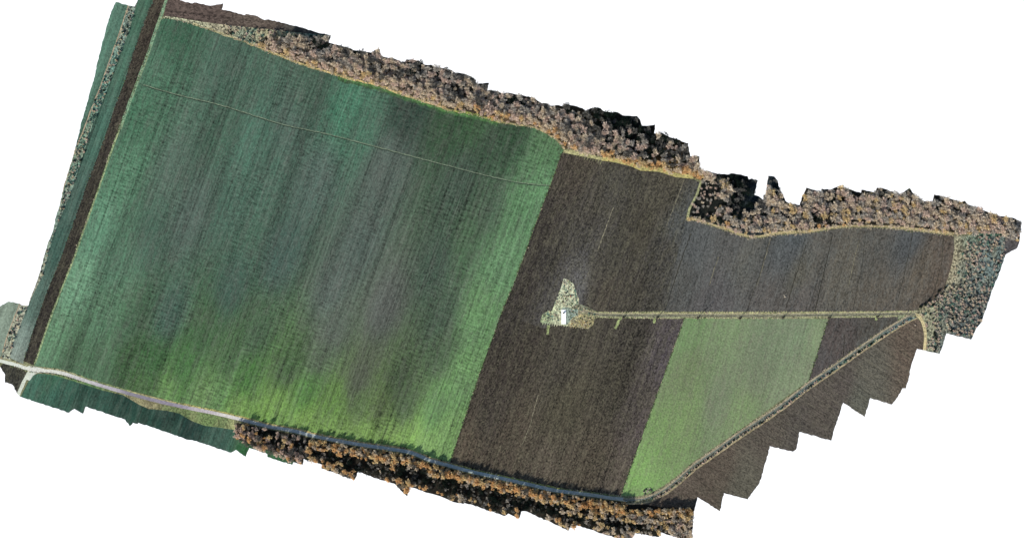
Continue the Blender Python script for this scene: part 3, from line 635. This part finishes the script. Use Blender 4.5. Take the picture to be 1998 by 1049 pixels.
for x, y in poisson(SW_, 6.0, 33):
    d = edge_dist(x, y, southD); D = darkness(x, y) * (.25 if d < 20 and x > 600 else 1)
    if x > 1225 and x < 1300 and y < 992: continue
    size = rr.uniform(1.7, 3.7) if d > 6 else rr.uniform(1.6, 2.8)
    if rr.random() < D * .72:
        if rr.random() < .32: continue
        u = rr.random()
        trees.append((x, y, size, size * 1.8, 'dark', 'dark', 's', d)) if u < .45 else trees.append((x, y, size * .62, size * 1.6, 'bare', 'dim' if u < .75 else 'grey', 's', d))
    else:
        if x < 600: c = pick({'pink': 4, 'orange': 1.5, 'dim': 2, 'gold': .8})
        elif x < 1150: c = pick({'orange': 3.5, 'gold': 3, 'tan': 2, 'dim': 1.2})
        elif y > 1005: c = pick({'tan': 2, 'grey': 2, 'gold': 1.5, 'pink': 1})
        else: c = pick({'gold': 4, 'orange': 3.2, 'tan': 2})
        trees.append((x, y, size, (size + .8) * rr.uniform(1.9, 2.7) * (1.08 if d < 14 else 1), 'bare', c, 's', d))

shrubs = []         # x, y, r, h, colour, place
scrubE = [r['poly'] for r in REG if r['name'] == 'scrub_ground'][-1]
EP = poisson(scrubE, 5.2, 41, .34)
for x, y in EP:
    near = (x < 1880 and y < 560) or (x < 1850 and y < 660 and x - 1800 < (y - 560) * .1 + 30 and y > 600 and x < 1822)
    if x < 1868 and y < 520: continue
    if x < 1884 and y < 540 and rr.random() < .5: continue
    if near and rr.random() < .75: continue
    den = .5 + .25 * math.sin(x * .08 + y * .05) if y < 560 else .78
    if rr.random() > den: continue
    if 1836 < x < 1846 and y > 600 and rr.random() < .85: continue
    shrubs.append((x, y, rr.uniform(1.0, 2.2), rr.uniform(1.2, 2.8), pick({'pink': 4, 'tan': 4, 'pale': 1, 'teal': 1.5, 'grey': 3, 'dark': .8, 'dim': 1.2}), 'e'))
for i in range(8, len(track2) - 3):
    a = np.array(track2[i]); b = np.array(track2[i + 1]); L = np.linalg.norm(b - a)
    for t in np.arange(0, 1, 3.6 / L):
        p = a + (b - a) * t + np.array([3.0, 5.6]) + rr.normal(size=2) * .9
        if rr.random() < .86: shrubs.append((p[0], p[1], rr.uniform(.8, 1.7), rr.uniform(1.2, 2.6), pick({'pink': 4, 'tan': 2, 'dark': 2.2, 'teal': 1.5, 'grey': 1}), 'd'))
SL = [r['poly'] for r in REG if r['name'] == 'scrub_ground'][:2]
for poly in SL:
    for x, y in poisson(poly, 4.8, 43, .4):
        if rr.random() < (.3 if y > 590 else .58): shrubs.append((x, y, rr.uniform(.7, 1.8), rr.uniform(1.0, 2.6), pick({'teal': 3, 'pale': 3, 'grey': 3, 'dark': .7, 'pink': 1}), 'w'))
for x, y in poisson([r['poly'] for r in REG if r['name'] == 'scrub_ground'][2], 6.5, 44, .4):
    if x > 440 and rr.random() < .5: shrubs.append((x, y, rr.uniform(1.0, 2.4), rr.uniform(1.2, 3.0), pick({'pale': 3, 'tan': 3, 'pink': 2, 'teal': 2, 'dark': 1}), 'n'))
for i in range(0, len(road)):                                     # stray bushes on the field side of the road
    x, y = road[i]
    if x > 700 and rr.random() < .16: shrubs.append((x + 2, y - 6.0, rr.uniform(.9, 1.8), rr.uniform(2, 5), pick({'dim': 2, 'tan': 1, 'dark': 2}), 'r'))
for x, y in [(1256,957),(1260,954),(1268,955),(1273,961),(1258,963),(1271,957)]:
    shrubs.append((x, y, 1.5, 1.8, 'dim', 'h'))
for x, y in [(1812,586),(1826,578),(1838,572),(1796,598),(1804,593),(1832,568),(1845,560)]:
    shrubs.append((x, y, 2.2, 3.0, 'dark', 'e'))

tufts = []
def border(line, n, amp, cols, seed):
    r = np.random.default_rng(seed); L = np.array(densify(line, 2))
    for k in r.integers(0, len(L), n): tufts.append((L[k][0] + r.normal() * amp, L[k][1] + r.normal() * amp * .6, r.uniform(.35, 1.0), r.uniform(.2, .7), pick(cols)))
border(bigRight, 420, .9, {'olive': 5, 'dim': 1, 'pale': .6}, 1)
border([(1336,620),(1211,966)], 240, .8, {'olive': 5, 'pale': 1, 'dim': 1}, 2)
border([(1616,622),(1577,744)], 110, .8, {'olive': 4, 'pale': 1, 'dim': 1}, 3)
border(darkL, 260, .7, {'teal': 3, 'dim': 2, 'olive': 1}, 4)
border(darkR, 260, .8, {'pale': 2, 'olive': 3, 'dim': 1}, 5)
border(bigTop, 380, 1.4, {'pale': 3, 'olive': 3, 'tan': 2}, 6)
border(sh(farm, 0, -4.6), 200, .7, {'pale': 3, 'olive': 2, 'tan': 2}, 7)
border(sh(farm, 0, 5.6), 200, .7, {'pale': 3, 'olive': 2, 'tan': 2}, 17)
border(sh(track2, -2, -3.2), 200, .6, {'pale': 2, 'olive': 3, 'tan': 2}, 8)
border(sh(road[6:], 1, -5.0), 260, .9, {'pale': 2, 'olive': 3, 'tan': 2}, 9)
border(sh(road[6:30], -1, 5.0), 120, .9, {'pale': 2, 'olive': 3}, 19)
border(eastTop, 260, 2.2, {'pale': 3, 'olive': 1, 'tan': 2}, 10)
# ---- build: the largest 300 of each kind one by one, the rest as one mass
where_t = {'n': 'the northern wood', 'e': 'the eastern wood', 's': 'the southern wood'}
colname = {'tan': 'tan', 'pink': 'pinkish tan', 'grey': 'grey', 'orange': 'orange brown', 'gold': 'golden brown', 'dim': 'dull grey', 'dark': 'blackish green', 'olive': 'olive', 'pale': 'pale straw coloured', 'teal': 'grey green'}
def tree_label(x, y, kind, col, wood, d):
    def band(v, cuts, names):
        for c, n_ in zip(cuts, names): 
            if v < c: return n_
        return names[-1]
    if wood == 'n': sec = band(x, (620, 760, 900, 1000, 1095, 1180, 1270), ('its narrow western tip', 'its western third', 'its middle', 'its broken notch', 'the top corner of the crop', 'the grass fringe of the ploughland', 'its dark northern bulge', 'its eastern end'))
    elif wood == 'e': sec = band(x, (1405, 1435, 1500, 1560, 1640, 1740, 1865), ('the young growth at its western end', 'the small hole in the land', 'its shadowy hollow', 'the tall narrow spike', 'the lowest gap', 'its middle', 'the corner before the scrub', 'the plantation top'))
    else: sec = band(x, (560, 660, 760, 880, 1000, 1110, 1210, 1280), ('its western tip', 'its first step', 'its double notch', 'the crop corner', 'the western plough edge', 'the middle plough edge', 'the eastern plough edge', 'the track bend', 'its eastern end'))
    base = 'bare' if kind == 'bare' and col not in ('orange', 'gold') else ('dry leaved' if kind == 'bare' else 'dense')
    edge = 'edging' if d < 16 else 'inside'
    w_ = {'n': 'northern wood', 'e': 'eastern wood', 's': 'southern wood'}[wood]
    return f'{base} {colname[col]} tree {edge} {w_} by {sec}'
mesh_cache = {}
def shared(name, key, shape, mat):
    k = (name, key, mat.name)
    if k not in mesh_cache: mesh_cache[k] = mesh_np(name, shape[0], shape[1], [mat])
    return mesh_cache[k]
def place_tree(t, si):
    x, y, r, h_, kind, col, wood, d = t
    root = bpy.data.objects.new('bare_tree' if kind == 'bare' else 'evergreen_tree', None); C.objects.link(root)
    root.location = (*W(x, y), 0); root.rotation_euler = (0, 0, rr.uniform(0, 6.28)); root.scale = (r * rr.uniform(.8, 1.2), r * rr.uniform(.8, 1.2), h_)
    lab = tree_label(x, y, kind, col, wood, d)
    tagged(root, lab, 'tree', 'trees: ' + lab)
    sh_ = CROWNS[si % 6] if kind == 'bare' else DARKC[si % 4]
    c = bpy.data.objects.new('crown', shared('crown' if kind == 'bare' else 'evergreen_crown', si % (6 if kind == 'bare' else 4), sh_, TW[col])); C.objects.link(c); c.parent = root
    k = bpy.data.objects.new('trunk', shared('trunk', 0, TRUNK, BARK)); C.objects.link(k); k.parent = root
def mass(name, items, shape_of, label):
    Vs, Fs, Ms, b = [], [], [], 0
    for it in items:
        (V, F), (x, y, r, h_), mi = shape_of(it)
        a = rr.uniform(0, 6.28); ca_, sa_ = math.cos(a), math.sin(a); X, Y = W(x, y); e1, e2 = rr.uniform(.8, 1.25, 2)
        Q = np.empty_like(V); Q[:, 0] = (V[:, 0] * ca_ - V[:, 1] * sa_) * r * e1 + X; Q[:, 1] = (V[:, 0] * sa_ + V[:, 1] * ca_) * r * e2 + Y; Q[:, 2] = V[:, 2] * h_
        Vs.append(Q); Fs.append(F + b); Ms.append(np.full(len(F), mi)); b += len(V)
    mats = [TW[k] for k in TWK] + [BARK]
    o = link(name, mesh_np(name, np.concatenate(Vs), np.concatenate(Fs), mats, np.concatenate(Ms)))
    o['kind'] = 'stuff'; o['label'] = label
order = sorted(range(len(trees)), key=lambda i: -trees[i][2])
for n_, i in enumerate([i for i in order if trees[i][4] == 'bare'][:300]): place_tree(trees[i], n_)
for n_, i in enumerate([i for i in order if trees[i][4] == 'dark'][:300]): place_tree(trees[i], n_)
rest = [trees[i] for i in [i for i in order if trees[i][4] == 'bare'][300:] + [i for i in order if trees[i][4] == 'dark'][300:]]
def tshape(t):
    sh_ = CROWNS[rr.integers(6)] if t[4] == 'bare' else DARKC[rr.integers(4)]
    return sh_, (t[0], t[1], t[2], t[3]), TWK.index(t[5])
mass('woodland', rest, tshape, 'mass of smaller bare winter trees filling the woods')
PL = {'e': 'in the young scrub plantation east of the fields', 'd': 'in the ditch beside the diagonal dirt track', 'w': 'in the western scrub strip', 'n': 'on the rough grass wedge before the northern wood',
      'r': 'on the field side of the gravel road', 'h': 'around the rubble heap at the track bend', 'p': 'on the pale trampled pad'}
for x, y in poisson(padPts[:10] + padPts[-6:], 4.2, 77, .45):
    if not (1092 < x < 1112 and 598 < y < 634) and y < 628 and rr.random() < .75: shrubs.append((x, y, rr.uniform(.5, 1.3), rr.uniform(.3, 1.1), pick({'pale': 4, 'teal': 2, 'olive': 2, 'tan': 2, 'dim': 1}), 'p'))
for x, y in poisson([(1112,622),(1150,622),(1156,634),(1146,641),(1112,638)], 3.8, 78, .45): shrubs.append((x, y, rr.uniform(.5, 1.2), rr.uniform(.4, 1.0), pick({'gold': 2, 'tan': 3, 'pale': 2, 'dim': 1.5}), 'p'))
shrubs = [s for s in shrubs if inside(np.array([[s[0], s[1]]]), OUT)[0]]
shrubs.sort(key=lambda s: -(s[2] + (3 if s[5] in 'rhp' else 0)))
for i, s in enumerate(shrubs[:300]):
    x, y, r, h_, col, pl = s
    o = bpy.data.objects.new('shrub', shared('shrub', i % 6, SHRUBS[i % 6], TW[col])); C.objects.link(o)
    o.location = (*W(x, y), 0); o.rotation_euler = (0, 0, rr.uniform(0, 6.28)); o.scale = (r, r, h_)
    where = PL[pl]
    if pl == 'e': where = ('by the top green strip' if y < 500 else 'midway up' if y < 560 else 'in the dense belt' if y < 620 else 'at the bottom') + ' of the scrub plantation, ' + ('field side' if x < 1880 else 'outer side')
    elif pl == 'd': where = ('in the lower third' if x < 1440 else 'in the middle' if x < 1620 else 'in the upper third') + ' of the ditch beside the diagonal track'
    elif pl == 'w': where = ('at the top' if y < 120 else 'in the upper half' if y < 280 else 'in the narrow lower half' if y < 580 else 'above the road junction end') + ' of the western scrub strip'
    lab = f'{colname[col]} shrub {where}'; tagged(o, lab, 'shrub', 'shrubs: ' + lab)
mass('undergrowth', shrubs[300:], lambda s: (SHRUBS[rr.integers(6)], s[:4], TWK.index(s[4])), 'mass of small shrubs and weeds in the scrub strips')
tufts = [t for t in tufts if inside(np.array([[t[0], t[1]]]), OUT)[0]]
mass('grass_tufts', tufts, lambda s: (SHRUBS[rr.integers(6)], s[:4], TWK.index(s[4])), 'scattered weeds and grass tufts along field borders and tracks')
print('TREES', len(trees), 'SHRUBS', len(shrubs))

# ---------------------------------------------------------------- poles, slab and small things
WOOD = plain_mat('weathered_wood', (112,100,88)); CONC = plain_mat('white_concrete', (240,240,236), 0.04, scale=0.5); METAL = plain_mat('dark_metal', (38,36,38), rough=.5)
RUST = plain_mat('rusty_red_metal', (120,48,40), rough=.6); CERAM = plain_mat('ceramic', (196,190,180)); STONE = plain_mat('rubble_stone', (150,142,128), scale=0.8)
def box(x0, y0, z0, x1, y1, z1, bev=0.0):
    V = np.array([(x, y, z) for z in (z0, z1) for x, y in ((x0, y0), (x1, y0), (x1, y1), (x0, y1))], float)
    F = [(0,2,1),(0,3,2),(4,5,6),(4,6,7),(0,1,5),(0,5,4),(1,2,6),(1,6,5),(2,3,7),(2,7,6),(3,0,4),(3,4,7)]
    return V, np.array(F)
def cyl(x, y, z0, z1, r0, r1, k=16):
    V, F = prism((x, y, z0), (x, y, z1), r0, r1, k); V = np.vstack([V, [(x, y, z1)], [(x, y, z0)]])
    F = list(map(tuple, F)); m = 2 * k
    for i in range(k): F.append((k + i, k + (i + 1) % k, m)); F.append(((i + 1) % k, i, m + 1))
    return V, np.array(F)
def part(name, shape, mat, parent): return link(name, mesh_np(name, shape[0], shape[1], [mat]), parent)
poles = [(1216,619.5),(1282,620),(1361,620.5),(1443,621.5),(1527,620.5),(1617,620.5),(1711,618.5)]
plab = ['wooden utility pole nearest the pale pad, beside a long tongue of weeds', 'wooden utility pole beside the short weed tongue, second from the pale pad', 'wooden utility pole at the north-west part of the pale green field',
 'wooden utility pole midway along the pale green field', 'wooden utility pole nearest the pale stones, above the pale green field', 'wooden utility pole at the north-east corner of the pale green field', 'wooden utility pole above the brown triangle, nearest the track junction']
pp = None
for i, (x, y) in enumerate(poles):
    root = bpy.data.objects.new('utility_pole', None); C.objects.link(root); root.location = (*W(x, y), 0)
    tagged(root, plab[i], 'pole', 'utility poles along the farm track')
    if pp is None:
        pp = [('post', shared('post', 0, cyl(0, 0, -.3, 13.0, .26, .17, 8), WOOD)), ('brace', shared('brace', 0, prism((0, 2.2, 0), (0, .1, 8.5), .18, .13, 6), WOOD)),
              ('crossarm', shared('crossarm', 0, box(-1.3, -.09, 12.1, 1.3, .09, 12.3), WOOD))] + \
             [('insulator', shared('insulator', k, cyl(k * 1.1, 0, 12.32 if k else 13.02, 12.6 if k else 13.3, .07, .05, 8), CERAM)) for k in (-1, 0, 1)]
    for nm, me in pp:
        c = bpy.data.objects.new(nm, me); C.objects.link(c); c.parent = root
    # grassy foot
    for k in range(4):
        s = bpy.data.objects.new('shrub', shared('shrub', k, SHRUBS[k], TW['dark' if k % 2 else 'dim'])); C.objects.link(s)
        s.location = (W(x, y)[0] + (-.8, .9, .1, 1.9)[k], W(x, y)[1] + (.4, .5, -1.1, 1.4)[k], 0); s.scale = (.85, .85, 1.5)
        lab = 'dark low shrub at the foot of a utility pole on the farm track'; tagged(s, lab, 'shrub', 'shrubs: ' + lab)

slab = bpy.data.objects.new('concrete_slab', None); C.objects.link(slab); slab.location = (*W(1100, 616), 0)
tagged(slab, 'white rectangular concrete slab on the pale trampled pad', 'slab')
for k in range(4):                                    # four cast panels, narrow joints
    part('panel', box(-2.9, 7.2 - 4.2 * k - 4.16, -.1, 2.6, 7.2 - 4.2 * k, .22 + .01 * (k % 2)), CONC, slab)
cab = bpy.data.objects.new('equipment_cabinet', None); C.objects.link(cab); cab.location = (*W(1099.6, 610.5), .22)
tagged(cab, 'small dark metal cabinet standing on the white concrete slab', 'cabinet')
part('housing', box(-.6, -.6, 0, .6, .6, 1.5), METAL, cab); part('lid', box(-.68, -.68, 1.502, .68, .68, 1.58), METAL, cab); part('door', box(-.45, -.66, .15, .45, -.604, 1.4), METAL, cab)
def tank(x, y, r, hh, mat, label, name='water_tank', catn='tank'):
    t = bpy.data.objects.new(name, None); C.objects.link(t); t.location = (*W(x, y), 0); tagged(t, label, catn)
    part('shell', cyl(0, 0, 0, hh, r, r), mat, t); part('lid', cyl(0, 0, hh, hh + .1, r * 1.04, r * .9), mat, t); part('hatch', cyl(r * .3, 0, hh + .1, hh + .3, r * .25, r * .25, 10), METAL, t)
tank(1104.5, 571.5, .8, 1.1, METAL, 'small dark round tank in the upper part of the pad')
tank(1113.5, 577, .8, 1.0, RUST, 'small rusty red round tank on the pale pad')
def stones(cx, cy, n, spread, label, seed):
    r = np.random.default_rng(seed); root = bpy.data.objects.new('rubble_heap', None); C.objects.link(root); root.location = (*W(cx, cy), 0); tagged(root, label, 'rubble')
    P = []
    for i in range(n):
        V, F = cyl(0, 0, 0, 1, 1, .6, 6); V = V * r.uniform(.35, .9) * np.array([1, r.uniform(.6, 1.2), .7]) + np.array([*r.normal(size=2) * spread, 0]); V += r.normal(size=V.shape) * .06; P.append((V, F))
    o = part('stones', cat(P), STONE, root); o['kind'] = 'stuff'
stones(1264, 958.5, 26, 2.2, 'pale rubble heap beside the dirt track bend', 5)
stones(1103, 549, 16, 1.2, 'white rubble at the northern tip of the pad', 6)
stones(1531, 578, 8, .9, 'few pale stones lying in the ploughed field above the farm track', 7)
stones(1786.5, 634, 5, .4, 'small pale marker stones near the sandy track curve', 8)
